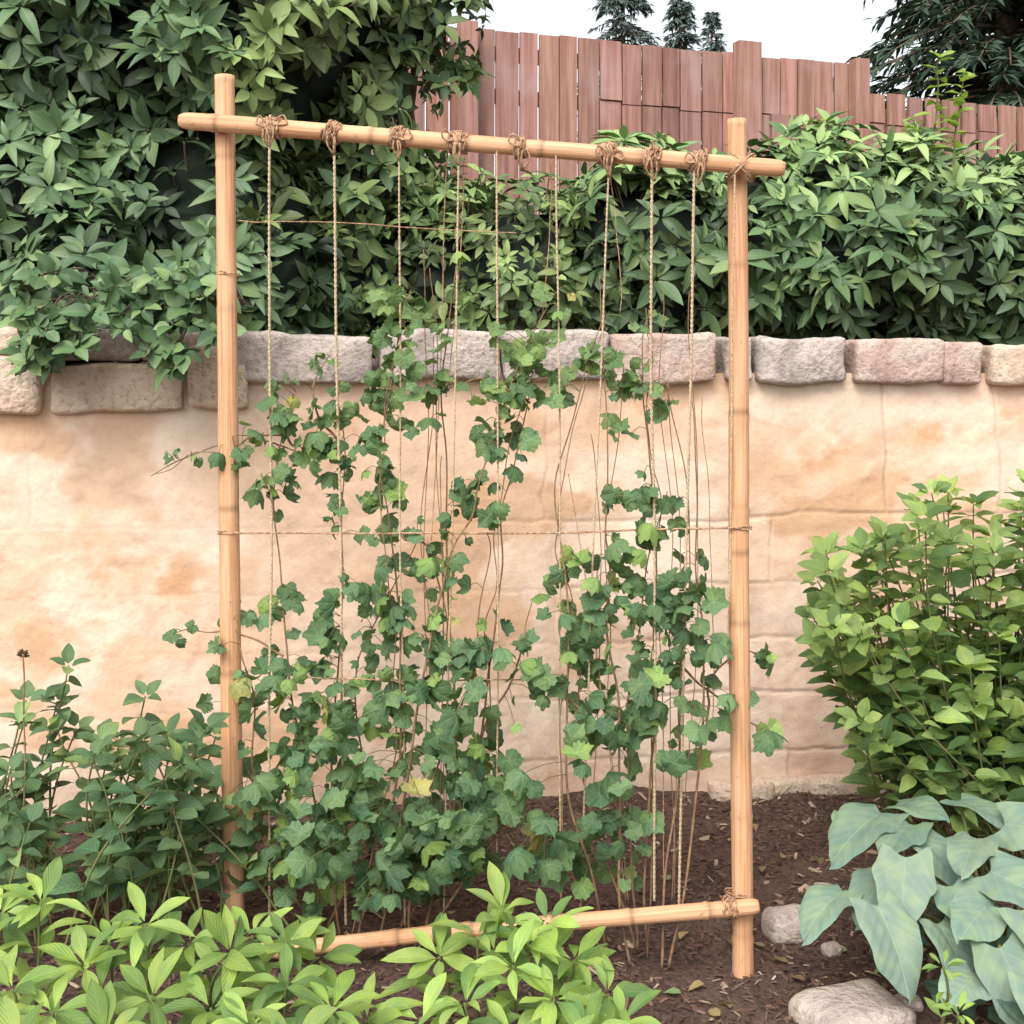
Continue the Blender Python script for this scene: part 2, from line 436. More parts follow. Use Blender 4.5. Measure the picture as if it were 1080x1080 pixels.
a3 = fbm((LX+wpx)*2.1, (LZ+wpz)*3.2, 0, 6, 121); a4 = fbm((LX+wpx)*1.1, (LZ+wpz)*1.3, 0, 4, 131); a5 = fbm(LX*7, LZ*1.6, 0, 4, 141); a6 = fbm(LX*20, LZ*24, 0, 4, 151)
C = np.array([.71, .49, .345])*(1-sst(a1, -.25, .3))+np.array([.76, .575, .44])*sst(a1, -.25, .3)
def lay(C, m, col): return C*(1-m)+np.array(col)*m
C = lay(C, sst(a4, .0, .4)*.6, (.75, .50, .38))
C = lay(C, sst(a2, .16, .40)*.50, (.62, .37, .21))
C = lay(C, sst(a3, .20, .36)*.60, (.57, .315, .16))
C = lay(C, sst(-a3, .18, .38)*.5, (.80, .66, .53))
C = lay(C, sst(a5, .22, .5)*.28, (.48, .32, .22))
C = lay(C, sst(a6, .15, .5)*.20, (.50, .32, .21))
for (u, v, ru, rv, k) in ((180, 610, 45, 30, .8), (150, 590, 70, 14, .5), (60, 570, 60, 16, .5), (870, 470, 50, 24, .7), (985, 458, 50, 14, .8), (1060, 440, 20, 14, .6), (620, 440, 60, 20, .4), (110, 600, 20, 30, .5)):
    xx, yy = wx(u); zz = EYE-(v-390)/FL*yy; s_ = yy/FL
    dd = ((LX-xx+wpx*.6)/(ru*s_))**2+((LZ-zz+wpz*.6)/(rv*s_))**2
    C = lay(C, (np.exp(-dd*1.2)*k*np.clip(.8+1.2*a6+.6*a2, 0, 1.1))[..., None], (.58, .31, .155))
tint = tint*(1-.38*np.clip(joint, 0, 1))*(1-.22*crack)*(1+.08*fbm(LX*9, LZ*12, 0, 4, 55))
foot_tone = np.clip(1-(LZ-.02)/.22, 0, 1)*(.55+.5*fbm(LX*5, LZ*3, 0, 4, 8))  # patchy brown darkening towards the wall foot
C = C*tint[..., None]*np.stack([1-.30*foot_tone, 1-.34*foot_tone, 1-.38*foot_tone], -1)
grid_mesh('wall_face', np.stack([LX, -disp, LZ], -1), M_wall, wall, col=np.clip(C, .02, .9).reshape(-1, 3))
add_rbox('wall_core', (.5, .2, .62), (5.0, .16, .73), .01, .0, 1, M_st[2], wall)
caps = [(-170, -60, 347, 430, 0), (-58, 44, 376, 437, 2), (-120, 30, 345, 374, 2), (56, 194, 384, 436, 2), (30, 150, 350, 382, 0), (196, 262, 366, 432, 2), (150, 238, 348, 378, 1), (238, 396, 351, 403, 0), (399, 528, 350, 402, 0),
        (531, 640, 350, 403, 0), (642, 757, 352, 404, 1), (759, 790, 354, 402, 0), (794, 892, 355, 402, 0), (895, 988, 357, 403, 1), (990, 1034, 359, 404, 1), (1038, 1130, 361, 404, 2), (1133, 1210, 360, 402, 0), (1213, 1330, 360, 404, 1), (1333, 1420, 360, 404, 0)]
for i, (a, b, t0, b0, mi) in enumerate(caps):
    xa, ya = wx(a); xb, yb = wx(b); ym = (ya+yb)/2-.02
    zt = EYE-(t0-390)/FL*ym; zb = EYE-(b0-390)/FL*ym
    add_rbox('cap_stone_%d' % (i+1), ((xa+xb)/2, .12, (zt+zb)/2), ((xb-xa)/2-.003, .17, (zt-zb)/2), .016, .012, i+2, M_st[mi], wall, rng.normal(0, .008), 17, 10., rng.normal(0, .01))
for j, x in enumerate(np.arange(-4.4, -2.1, .42)):
    add_rbox('cap_stone_%d' % (30+j), (x, .12, 1.44), (.2, .17, .085), .025, .01, 40+j, M_st[j % 3], wall)
for j, x in enumerate(np.arange(3.0, 5.4, .4)):
    add_rbox('cap_stone_%d' % (40+j), (x, .12, 1.44), (.19, .17, .075), .025, .01, 50+j, M_st[j % 3], wall)
for j in range(9):
    x = .72+j*.17+rng.uniform(-.02, .02)
    add_rbox('footing_stone_%d' % (j+1), (x, -.024, .055+rng.uniform(-.01, .01)), (.10, .035, .035), .02, .010, 70+j, M_st[2], wall, rng.normal(0, .05), 7, 11.)

X, Y = np.meshgrid(np.concatenate([[-400, -60, -15], np.linspace(-5, 6, 60), [15, 60, 400]]), np.concatenate([[0, .3, .6, 1, 2, 3, 4, 6, 10], [30, 100, 400]]), indexing='ij')
Zt = 1.36+.03*vn(X*2, Y*2, 0, 3)+np.clip(Y-.5, 0, 4)*.02
grid_mesh('terrace_ground', np.stack([X, Y+4.12+.14*np.clip(X, -6, 7), Zt], -1), M_soil)

# ============================================================ FENCE
fence = empty('wooden_fence')
FS = .37; fdir = norm(np.array([1, FS, 0.])); fn = np.array([FS, -1, 0.])/math.hypot(1, FS)
def fpt(x): return np.array([x, 8.0+FS*(x+.3), 0])
def boxes(name, items, mat, parent):
    Vs = []; Ls = []; Cs = []
    F = [(0, 1, 2, 3), (7, 6, 5, 4), (0, 4, 5, 1), (1, 5, 6, 2), (2, 6, 7, 3), (3, 7, 4, 0)]
    for k, (o, ex, ey, ez, c) in enumerate(items):
        for q in ((-1, -1, -1), (-1, 1, -1), (1, 1, -1), (1, -1, -1), (-1, -1, 1), (-1, 1, 1), (1, 1, 1), (1, -1, 1)):
            Vs.append(o+ex*q[0]+ey*q[1]+ez*q[2]); Cs.append(np.ones(3)*c)
        for f in F: Ls.extend(8*k+i for i in f)
    n = len(Ls)//4
    return mesh_np(name, np.array(Vs), Ls, np.arange(n)*4, np.full(n, 4), mat, None, np.array(Cs), False, parent)
it = []; up = np.array([0, 0, 1.])
x = -5.0
while x < 9:
    w = .14+rng.uniform(-.025, .015); top = 3.54 if x < 2.4 else 3.35
    top += rng.normal(0, .006); bot = 1.45
    g = rng.uniform(.70, 1.14); col = np.array([g, g*rng.uniform(.95, 1.04), g*rng.uniform(.92, 1.08)])
    split = 3.13+rng.normal(0, .012)
    if x > .5 and rng.random() < .8:
        o = fpt(x+w/2)+up*(top+split)/2+fn*rng.uniform(.0, .006)
        it.append((o, fdir*(w/2-.0015), fn*.011, up*((top-split)/2-.004)+fdir*rng.normal(0, .003), col))
        g2 = g*rng.uniform(.85, 1.1); o = fpt(x+w/2)+up*(split+bot)/2+fn*rng.uniform(-.012, .006)
        it.append((o, fdir*(w/2-.0015), fn*.011, up*((split-bot)/2-.004)+fdir*rng.normal(0, .003), col*g2/g))
    else:
        o = fpt(x+w/2)+up*(top+bot)/2+fn*rng.uniform(-.006, .006)
        it.append((o, fdir*(w/2-.0015), fn*.011, up*(top-bot)/2+fdir*rng.normal(0, .004), col))
    x += w+(.02 if x > 2.45 else 0)
boxes('boards', it, M_fence, fence)
it = []
for zr in (3.40, 3.13, 2.5, 1.9):
    for xa, xb in ((-5, 2.38), (2.42, 9)):
        zz = zr-(.19 if xa > 0 and zr > 3.2 else 0)
        it.append(((fpt(xa)+fpt(xb))/2+up*zz-fn*.045, (fpt(xb)-fpt(xa))/2, fn*.022, up*.045, .8))
for k, zz in enumerate((3.10, 3.01, 2.92, 2.82)):
    it.append((fpt(1.98)+up*zz+fn*(.03+.003*k), fdir*.24, fn*.012, up*.042, .75+.10*k))
boxes('rails', it, M_fence, fence)
it = []
for xp, tp in ((-2.8, 3.6), (-.3, 3.55), (1.56, 3.60), (2.40, 3.56), (4.8, 3.4), (7, 3.4)):
    it.append((fpt(xp)+up*(tp+1.3)/2+fn*.07, fdir*.055 if xp != 1.56 else fdir*.085, fn*.045, up*(tp-1.3)/2, .95))
boxes('posts', it, M_fence, fence)

# ============================================================ TRELLIS
tre = empty('bamboo_garden_trellis')
def culm(p0, p1, r0, r1, nodes, bend=.006, round0=False, round1=False, nr=.10):
    n = 150; t = np.linspace(0, 1, n); p0 = np.array(p0); p1 = np.array(p1)
    pts = p0+(p1-p0)*t[:, None]
    s = rng.random()*50
    pts = pts+np.stack([bend*vn(t*2.5, s), 0*t, bend*vn(t*2.5, s+9)], -1)*np.sin(np.pi*t)[:, None]
    rad = (r0+(r1-r0)*t)*(1+.04*vn(t*14, s+4)); col = np.ones((n, 3))
    Lm = np.linalg.norm(p1-p0)
    for q in nodes:
        d = (t-q)*Lm
        rad = rad*(1+nr*np.exp(-(d/.006)**2)-.04*np.exp(-((d-.014)/.007)**2))
        col *= (1-.45*np.exp(-((d-.009)/.006)**2))[:, None]
    if round0: rad[:3] *= [.72, .9, .98]
    if round1: rad[-3:] *= [.98, .9, .72]
    return (pts, rad, col)
lp = [T(237, 80), T(246, 985)]; lp[1][2] = -.05; lp[1][0] = T(247, 990)[0]; lp[1][1] = lp[0][1] = ytr(240)
rp = [T(777, 126), T(784, 1022)]; rp[1][2] = -.06; rp[0][1] = rp[1][1] = ytr(780)
tubes('left_post', [culm(lp[1], lp[0], .0265, .0240, [.07, .16, .31, .5, .73, .90], nr=.05)], M_bam, 28, tre)
tubes('right_post', [culm(rp[1], rp[0], .0250, .0230, [.06, .20, .42, .50, .55, .66, .83], nr=.09)], M_bam, 28, tre)
bo = -.05
b0 = T(190, 127, bo); b1 = T(828, 178, bo)
BAR = culm(b0, b1, .0215, .0195, [.06, .17, .33, .49, .61, .77, .93], .004, True, True, .08)
tubes('top_crossbar', [BAR], M_bam, 28, tre)
q0 = site(250, 1008, 3.0); q1 = T(797, 948, .0); q1[1] = rp[0][1]-.046; q0[2] = .030
RAIL = culm(q0, q1, .0180, .0185, [.08, .3, .44, .6, .75, .9], .012, True, True, .14)
tubes('bottom_rail', [RAIL], M_bam, 24, tre)
def coil(c, axis, R, turns, pitch, r=.003, jit=.0015):
    axis = norm(np.array(axis, float)); ref = np.array([0, 0, 1.]) if abs(axis[2]) < .8 else np.array([1., 0, 0])
    A = norm(np.cross(axis, ref)); B = np.cross(axis, A); n = int(turns*16)
    t = np.linspace(0, turns*2*math.pi, n)
    off = (t/(2*math.pi)-turns/2)*pitch+jit*np.array([rng.normal() for _ in t])
    RR = R*(1+.04*vn(t*.8, rng.random()*90))+r*.6
    return (np.array(c)+axis*off[:, None]+RR[:, None]*(np.cos(t)[:, None]*A+np.sin(t)[:, None]*B), r)
def barpt(u):
    t = (T(u, 0)[0]-b0[0])/(b1[0]-b0[0]); i = t*149; i0 = int(i)
    return BAR[0][i0]*(1-(i-i0))+BAR[0][min(i0+1, 149)]*(i-i0)
bdir = norm(b1-b0); kn = []
strings = [(290, 284, 985), (356, 365, 975), (423, 427, 975), (485, 468, 965), (524, 524, 900), (585, 592, 965), (640, 612, 960), (684, 690, 950), (728, 716, 955), (770, 768, 700)]
knots = [290, 356, 423, 485, 550, 640, 686, 733]
for u in knots:
    c = barpt(u); tn = rng.uniform(5, 8)
    for rr in range(2):
        kn.append(coil(c+bdir*rng.normal(0, .004), bdir+np.array([0, 0, rng.normal(0, .3)]), .0215+.002*rr, tn/1.3, .0060, .0032, .0014))
    for k in range(2):
        a = rng.uniform(-1, 1); p = c+np.array([rng.uniform(-.015, .015), -.023, rng.uniform(.0, .015)])
        q = p+np.array([a*.025, -.008, rng.uniform(.0, .02)])
        kn.append((curve([p, q, q+np.array([.01*a, .0, -.02]), p+np.array([0, -.004, -.012])], 14, .002), .0022))
    for k in range(4):
        p = c+np.array([rng.uniform(-.012, .012), -.026, -.005]); kn.append((curve([p, p+np.array([rng.uniform(-.01, .01), 0, -.025]), c+np.array([rng.uniform(-.004, .004), -.012, -.055])], 8), .0022))
for c, ax in ((barpt(779), (0, 0, 1)),):
    for s in (-1, 1):
        kn.append(coil(c+np.array([0, .025, 0]), bdir*.9+np.array([0, 0, s*.9]), .042, 2.2, .006, .0024))
rc = RAIL[0][-8]
for k in range(3): kn.append(coil(rc+bdir*-.012*k, (1, 0, .1), .0205, 2, .005, .0022))
kn.append(coil(np.array([rp[0][0]+.002, rp[0][1], .17]), (0, 0, 1), .027, 3, .006, .0022))
for v in (290, 562):
    c = T(241, v); c[1] = lp[0][1]; kn.append(coil(c, (0, .1, 1), .0262, 1.5, .005, .0016))
c = T(781, 557); c[1] = rp[0][1]; kn.append(coil(c, (0, .1, 1), .0250, 2, .005, .0016))
tubes('twine_lashings', kn, M_knot, 6, tre)
tw = []
for i, (u0, u1, v1) in enumerate(strings):
    p0 = barpt(u0)+np.array([0, -.012, -.01]); p1 = T(u1, v1); p1[2] = max(p1[2], .01)
    n = 120; t = np.linspace(0, 1, n); base = p0+(p1-p0)*t[:, None]
    base[:, 0] += .006*vn(t*4, i*3.7)*np.sin(t*math.pi); base[:, 1] += .004*vn(t*4, i*5.1)
    rr = .0022 if i < 2 or i in (7, 8) else .0016
    for ph in (0, math.pi):
        s = np.linspace(0, 1, 420); bb = np.stack([np.interp(s, t, base[:, k]) for k in range(3)], -1)
        a = s*2*math.pi*75+ph; bb[:, 0] += rr*.8*np.cos(a); bb[:, 1] += rr*.8*np.sin(a); tw.append((bb, rr))
tw2 = []
for v0, v1 in ((562, 557), (713, 716)):
    a = T(245 if v0 < 600 else 300, v0, -.028); b = T(781 if v0 < 600 else 600, v1, -.028)
    tw2.append((curve([a, (a+b)/2+np.array([0, 0, -.008]), b], 40, .003, 4), .0026 if v0 < 600 else .0018))
a = T(250, 233); b = T(545, 247); tw2.append((curve([a, (a+b)/2+np.array([0, 0, .006]), b], 30, .004, 4), .0014))
for (u0, v0, u1, v1) in ((490, 165, 470, 420), (580, 170, 572, 330), (640, 170, 655, 330), (470, 160, 452, 600), (690, 560, 700, 950), (600, 500, 660, 950), (740, 420, 752, 760)):
    tw2.append((curve([T(u0, v0), T((u0+u1)/2+4, (v0+v1)/2, .01), T(u1, v1)], 30, .004, 3), .0012))
tubes('jute_twine_strings', tw, M_twine, 5, tre); tubes('cross_twine', tw2, M_knot, 5, tre)

# ============================================================ VINES
vine = empty('climbing_vine')
stems_px = [[(340, 985), (330, 850), (300, 700), (290, 520), (312, 410)], [(318, 470), (280, 462), (235, 470), (158, 500)], [(360, 985), (350, 800), (362, 600), (357, 420)],
    [(380, 985), (420, 800), (415, 620), (400, 480), (430, 312)], [(400, 985), (440, 760), (470, 600), (505, 520), (548, 380), (590, 300)], [(420, 985), (500, 800), (520, 640), (540, 500), (565, 370)],
    [(450, 985), (480, 820), (472, 600), (466, 400), (480, 262)], [(640, 960), (600, 820), (602, 640), (590, 500), (640, 330)], [(660, 960), (650, 780), (640, 600), (642, 480), (636, 290)],
    [(680, 960), (690, 780), (690, 600), (680, 440), (684, 325)], [(700, 960), (715, 780), (727, 600), (706, 400)], [(710, 960), (742, 760), (735, 600), (726, 420)],
    [(720, 700), (765, 745), (806, 775)], [(300, 690), (240, 665), (185, 668)], [(420, 560), (460, 590), (470, 700)], [(500, 800), (545, 690), (560, 640)], [(330, 985), (270, 850), (262, 700), (235, 640)],
    [(440, 985), (540, 870), (575, 880)], [(650, 780), (600, 740), (566, 700)], [(742, 760), (760, 700), (815, 690)], [(560, 420), (520, 400), (470, 410)], [(357, 470), (330, 420), (345, 380)],
    [(430, 985), (452, 850), (500, 700), (515, 560)], [(345, 985), (390, 860), (380, 700), (440, 560)], [(670, 960), (665, 850), (668, 700), (700, 520)], [(668, 955), (620, 850), (608, 760), (632, 600)]]
ST = []; allp = []
for k, s in enumerate(stems_px):
    dy = rng.uniform(-.05, .04)
    pts = [T(u, v, dy+rng.uniform(-.02, .02)) for u, v in s]
    if s[0][1] > 940: pts[0][2] = 0
    c = curve(pts, 60, .012, 2.5); r = np.linspace(.0034, .0012, 60)
    ST.append((c, r)); allp.append(c)
    if k < 10 and k % 2:
        ST.append((curve([p+np.array([rng.uniform(-.02, .02), rng.uniform(-.02, .02), 0]) for p in pts], 60, .018, 3), np.linspace(.0020, .001, 60)))
for k in range(9):
    u = rng.choice([460, 530, 575, 600, 620, 655, 690, 700, 725, 735]); v0 = rng.uniform(250, 500)
    ST.append((curve([T(u+rng.uniform(-15, 15), 950), T(u+rng.uniform(-20, 20), (950+v0)/2), T(u+rng.uniform(-12, 12), v0)], 50, .016, 3), .0011))
allp = np.concatenate(allp)
L = Leaves()
blobs = [(425, 320, 35, 14, 1.6), (430, 365, 38, 30, 1.5), (478, 285, 18, 35, .6), (590, 315, 24, 20, .8), (550, 350, 40, 22, 1.1), (565, 390, 32, 34, 1.5), (585, 425, 10, 20, .8), (290, 475, 42, 42, 1.3), (300, 425, 25, 28, .9), (320, 445, 32, 35, 1), (200, 485, 44, 10, 1.2), (292, 520, 18, 24, .9),
    (400, 430, 60, 30, 1.4), (385, 505, 36, 36, 1.3), (370, 460, 26, 34, .9), (430, 400, 36, 24, 1.3), (490, 412, 36, 22, 1), (532, 445, 30, 45, 1.5), (500, 525, 26, 32, 1.6), (545, 415, 30, 30, 1.2), (345, 380, 16, 14, .6), (345, 550, 18, 16, .9), (410, 535, 26, 22, .8),
    (682, 340, 18, 14, 1), (655, 385, 42, 24, 1.4), (690, 415, 36, 18, 1.3), (650, 430, 18, 34, 1.4), (680, 520, 22, 24, 1), (655, 560, 26, 36, 1.1), (700, 560, 26, 30, .8), (580, 590, 18, 30, .7), (590, 640, 24, 24, .8), (632, 615, 44, 30, 1), (700, 610, 46, 50, .8),
    (660, 675, 66, 40, 1), (722, 660, 40, 50, .9), (595, 720, 34, 36, 1.2), (650, 735, 40, 46, 1.2), (712, 740, 44, 46, 1.2), (770, 750, 34, 20, .8), (808, 772, 10, 6, 1), (806, 692, 9, 6, 1), (750, 690, 20, 26, .8), (640, 790, 34, 30, 1.1), (712, 800, 22, 28, 1.2), (655, 860, 34, 36, 1.2), (640, 905, 40, 34, .9), (600, 785, 22, 24, .8),
    (425, 570, 44, 26, 1.1), (470, 590, 28, 28, 1), (410, 620, 46, 30, 1.1), (385, 660, 50, 36, 1.1), (315, 650, 36, 30, .7), (215, 670, 36, 18, .8), (262, 640, 24, 16, .8), (330, 705, 66, 40, .9), (480, 650, 38, 36, 1), (535, 680, 26, 22, 1.1), (490, 720, 50, 34, 1.1), (430, 700, 50, 40, 1.2),
    (400, 770, 84, 44, 1.4), (300, 775, 46, 50, 1.2), (500, 775, 40, 40, 1.1), (440, 840, 80, 44, 1.7), (330, 840, 66, 44, 1.7), (520, 830, 38, 44, 1.2), (400, 895, 96, 42, 1.8), (300, 890, 40, 40, 1.4), (365, 935, 70, 26, 1.6), (480, 890, 44, 36, 1.5), (570, 895, 44, 28, 1.5), (550, 860, 26, 28, 1), (232, 720, 24, 26, .7), (250, 840, 22, 30, .8), (455, 930, 40, 20, 1.2)]
pet = []
for (u, v, ru, rv, dn) in blobs:
    n = max(4, int(math.pi*ru*rv/245*dn))
    for i in range(n):
        a = rng.random()*6.28; r = math.sqrt(rng.random())
        uu = u+ru*1.15*r*math.cos(a); vv = v+rv*1.15*r*math.sin(a)
        low = np.clip((vv-620)/300, 0, 1)
        p = T(uu, vv, rng.normal(-.02, .03+.07*low*dn/1.5))
        if p[2] < .03: continue
        d2 = np.linalg.norm(allp-p, axis=1); j = d2.argmin(); base = allp[j]
        if vv < 700: p = base+(p-base)*.82
        out = p-base; out = out/(np.linalg.norm(out)+1e-6)
        D = out*.5+np.array([rng.normal(0, .6), -.25+rng.normal(0, .4), -.4+rng.normal(0, .5)])
        Nn = np.array([rng.normal(0, .6), -.55+rng.normal(0, .4), .6+rng.normal(0, .45)])
        sz = rng.uniform(.036, .070) if vv > 430 else rng.uniform(.032, .062)
        sz *= 1+.28*low
        if rng.random() < .25: sz *= .6
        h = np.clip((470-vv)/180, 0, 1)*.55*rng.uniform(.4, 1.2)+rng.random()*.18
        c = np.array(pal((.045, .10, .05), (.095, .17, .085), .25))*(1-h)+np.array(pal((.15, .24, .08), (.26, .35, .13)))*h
        if rng.random() < .008: c = pal((.25, .26, .08), (.34, .32, .14))
        if rng.random() < .10: c = pal((.13, .22, .07), (.20, .29, .10))
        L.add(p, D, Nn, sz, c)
        mid = (base+p)/2+np.array([0, -.01, .012])
        pet.append((curve([base, mid, p], 5), .0010))
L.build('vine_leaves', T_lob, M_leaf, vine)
tubes('vine_stems', ST, M_stem, 6, vine); tubes('vine_petioles', pet, M_gstem, 3, vine)

# ============================================================ WHORL SHRUBS
def whorl(L, c, ax, size, k, cfun, lift=.35, jl=.25):
    ax = norm(np.array(ax, float)); ref = np.array([0, 0, 1.]) if abs(ax[2]) < .9 else np.array([1., 0, 0])
    A = norm(np.cross(ax, ref)); B = np.cross(ax, A); a0 = rng.random()*6.28
    for i in range(k):
        a = a0+6.283*i/k*1.0+rng.normal(0, .25)
        rd = A*math.cos(a)+B*math.sin(a); up_ = lift+rng.normal(0, .25)
        D = rd+ax*up_+np.array([0, 0, -.12]); Nn = ax-rd*up_*.7+rng.normal(0, .2, 3)
        L.add(c+rd*.008, D, Nn, size*rng.uniform(1-jl, 1+jl), cfun())
def blobshrub(name, blobs, n, size, cfun, tm, mat, k=(6, 9), roots=None, trunk=True, core=.72, inner=.3, lift=.35, gap=0., gf=4.5, par=None):
    par = par or empty(name); L = Leaves(); tips = []
    vol = np.array([b[3]*b[5]+b[3]*b[4] for b in blobs]); pr = vol/vol.sum()
    cnt = 0; tries = 0; nd = int(n*.5)
    while cnt < n+nd and tries < (n+nd)*14:
        tries += 1
        deepw = cnt >= n
        b = blobs[rng.choice(len(blobs), p=pr)]
        d = norm(rng.normal(0, 1, 3))
        if d[1] > .45 and rng.random() < .85: continue
        if d[2] < -.75: continue
        c0 = np.array(b[:3]); R = np.array(b[3:6])
        rr = 1+.16*float(vn(d[0]*3+b[0]*5, d[1]*3+b[1], d[2]*3, 4))
        rr *= 1-inner*rng.random()**2.2
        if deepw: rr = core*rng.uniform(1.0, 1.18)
        p = c0+d*R*rr
        g = float(vn(p[0]*gf, p[1]*gf*.6, p[2]*gf, 12)+.5*vn(p[0]*gf*2, p[1]*gf, p[2]*gf*2, 13))
        if not deepw and g < gap-.25 and rng.random() < .85: continue
        if any((np.sum(((p-np.array(o[:3]))/np.array(o[3:6]))**2) < .55*(.8 if deepw else 1)) for o in blobs if o is not b): continue
        if p[2] < 1.42 and p[1] > 3.7+.14*p[0]: continue
        dep = (1-(1-rr)*1.2)*np.clip(.85+.35*g, .5, 1.15)  # inner shade painted in: leaf colour darkens with depth and in sparse clumps
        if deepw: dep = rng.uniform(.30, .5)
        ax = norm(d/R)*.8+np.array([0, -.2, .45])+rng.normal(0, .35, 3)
        if deepw: cf = (lambda: cfun(p, 1.)*dep*.75)  # leaves around the core get a dark colour as painted shade
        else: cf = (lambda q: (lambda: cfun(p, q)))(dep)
        whorl(L, p, ax, size*rng.uniform(.65, 1.25), rng.integers(*k), cf, lift)
        tips.append((p, c0)); cnt += 1
    L.build('leaves', tm, mat, par)
    tb = []
    for p, c0 in tips[::3]:
        tb.append((curve([c0*.5+p*.5+np.array([0, 0, -.05]), c0*.2+p*.8+np.array([0, 0, -.03]), p], 6), [.006, .005, .0045, .004, .0035, .003]))
    if trunk and roots is not None:
        for b in blobs:
            r0 = np.array(roots[rng.integers(len(roots))]); c0 = np.array(b[:3])
            tb.append((curve([r0, (r0+c0)/2+np.array([rng.normal(0, .08), 0, .05]), c0], 14, .03, 2), np.linspace(trunk, trunk*.4, 14)))
    tubes('branches', tb, M_bark, 5, par)
    bm = bmesh.new()  # solid dark blobs added inside the shrub, painting the shaded gaps
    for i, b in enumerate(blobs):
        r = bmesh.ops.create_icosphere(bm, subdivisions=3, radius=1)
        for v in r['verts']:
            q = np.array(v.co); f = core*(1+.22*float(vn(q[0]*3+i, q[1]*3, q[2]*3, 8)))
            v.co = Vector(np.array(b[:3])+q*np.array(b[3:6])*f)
    me = bpy.data.meshes.new('shade_core'); bm.to_mesh(me); bm.free(); me.materials.append(M_core)
    link(bpy.data.objects.new('shade_core', me), par)
    return par
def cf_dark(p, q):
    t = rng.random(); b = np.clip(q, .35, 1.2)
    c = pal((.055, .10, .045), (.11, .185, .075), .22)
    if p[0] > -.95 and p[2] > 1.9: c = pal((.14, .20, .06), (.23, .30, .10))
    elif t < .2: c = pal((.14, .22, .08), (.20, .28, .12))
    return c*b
LB = [(-1.75, 5.0, 2.55, .85, .7, .75), (-1.05, 5.0, 2.75, .65, .6, .72), (-2.6, 4.9, 2.2, .8, .7, .9), (-1.2, 4.85, 1.95, .55, .45, .5), (-1.75, 4.6, 1.85, .5, .42, .42), (-1.4, 4.2, 1.66, .22, .28, .25), (-1.8, 4.9, 3.3, .9, .7, .6), (-1.0, 4.7, 1.7, .4, .3, .3), (-2.3, 4.3, 1.8, .5, .4, .4)]
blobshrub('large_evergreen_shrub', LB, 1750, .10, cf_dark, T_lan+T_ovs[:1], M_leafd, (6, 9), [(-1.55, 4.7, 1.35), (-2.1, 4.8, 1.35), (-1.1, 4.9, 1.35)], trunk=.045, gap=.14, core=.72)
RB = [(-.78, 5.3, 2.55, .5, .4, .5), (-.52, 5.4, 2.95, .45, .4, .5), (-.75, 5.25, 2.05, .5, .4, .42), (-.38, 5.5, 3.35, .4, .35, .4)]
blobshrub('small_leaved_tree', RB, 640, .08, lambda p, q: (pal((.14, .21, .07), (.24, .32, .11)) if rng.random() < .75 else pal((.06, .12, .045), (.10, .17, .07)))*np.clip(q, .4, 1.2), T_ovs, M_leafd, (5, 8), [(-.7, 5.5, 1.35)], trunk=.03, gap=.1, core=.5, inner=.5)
L = Leaves(); ovh = empty('trailing_shrub'); tb = []
for i in range(120):
    u = rng.uniform(25, 232); v = rng.uniform(285, 390-(32 if u > 195 else 0)-(24 if 60 < u < 130 else 0)); p = site(u, v, rng.uniform(3.52, 3.74))
    if float(vn(u*.035, v*.035, 1.5, 3)) < -.3: continue
    whorl(L, p, (rng.normal(0, .45), -.6, .6), rng.uniform(.04, .075), rng.integers(4, 7), lambda: pal((.05, .10, .045), (.11, .185, .07)) if rng.random() < .8 else pal((.14, .21, .08), (.19, .27, .11)), .3)
    if i % 2: tb.append((curve([np.array([p[0], 4.05, 1.6]), (p+np.array([p[0], 4.05, 1.62]))/2+np.array([0, 0, .05]), p], 8), .003))
L.build('leaves', T_ov, M_leafd, ovh); tubes('branches', tb, M_bark, 5, ovh)

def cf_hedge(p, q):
    b = np.clip(q, .45, 1.2)*np.clip(.52+(p[2]-1.6)*1.15, .30, 1.25)  # shade low in the hedge painted into the leaf colour by height
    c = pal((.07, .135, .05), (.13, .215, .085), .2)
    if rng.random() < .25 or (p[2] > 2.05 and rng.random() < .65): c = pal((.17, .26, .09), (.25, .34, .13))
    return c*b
HB = [(x, 5.15+.14*x+rng.uniform(-.05, .05), 1.80+rng.uniform(-.05, .05), .42, .55, .47+rng.uniform(-.04, .08)) for x in np.arange(.55, 4.0, .36)]
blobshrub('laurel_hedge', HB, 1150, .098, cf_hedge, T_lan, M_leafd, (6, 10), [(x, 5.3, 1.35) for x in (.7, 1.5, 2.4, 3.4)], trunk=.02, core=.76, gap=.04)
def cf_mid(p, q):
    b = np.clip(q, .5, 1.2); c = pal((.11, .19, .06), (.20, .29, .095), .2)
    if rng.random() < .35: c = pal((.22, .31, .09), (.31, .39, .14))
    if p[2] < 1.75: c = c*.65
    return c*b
MB = [(x, 5.2+rng.uniform(-.1, .15), 1.72+rng.uniform(-.03, .06), .34, .42, .42) for x in np.arange(-.75, .6, .27)]+[(.55, 5.6, 1.95, .4, .4, .32), (-.3, 5.5, 1.95, .3, .4, .33)]
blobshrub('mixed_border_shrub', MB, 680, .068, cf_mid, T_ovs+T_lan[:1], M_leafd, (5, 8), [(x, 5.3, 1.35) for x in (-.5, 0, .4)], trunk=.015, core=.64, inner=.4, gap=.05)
MB2 = [(x, 6.6, 1.9+rng.uniform(-.05, .1), .5, .4, .58) for x in np.arange(1.2, 4.5, .5)]
blobshrub('mixed_border_shrub', MB2, 340, .09, cf_mid, T_ovs, M_leafd, (5, 8), None, trunk=False, core=.7)
sap = empty('young_sapling'); L = Leaves(); tb = []
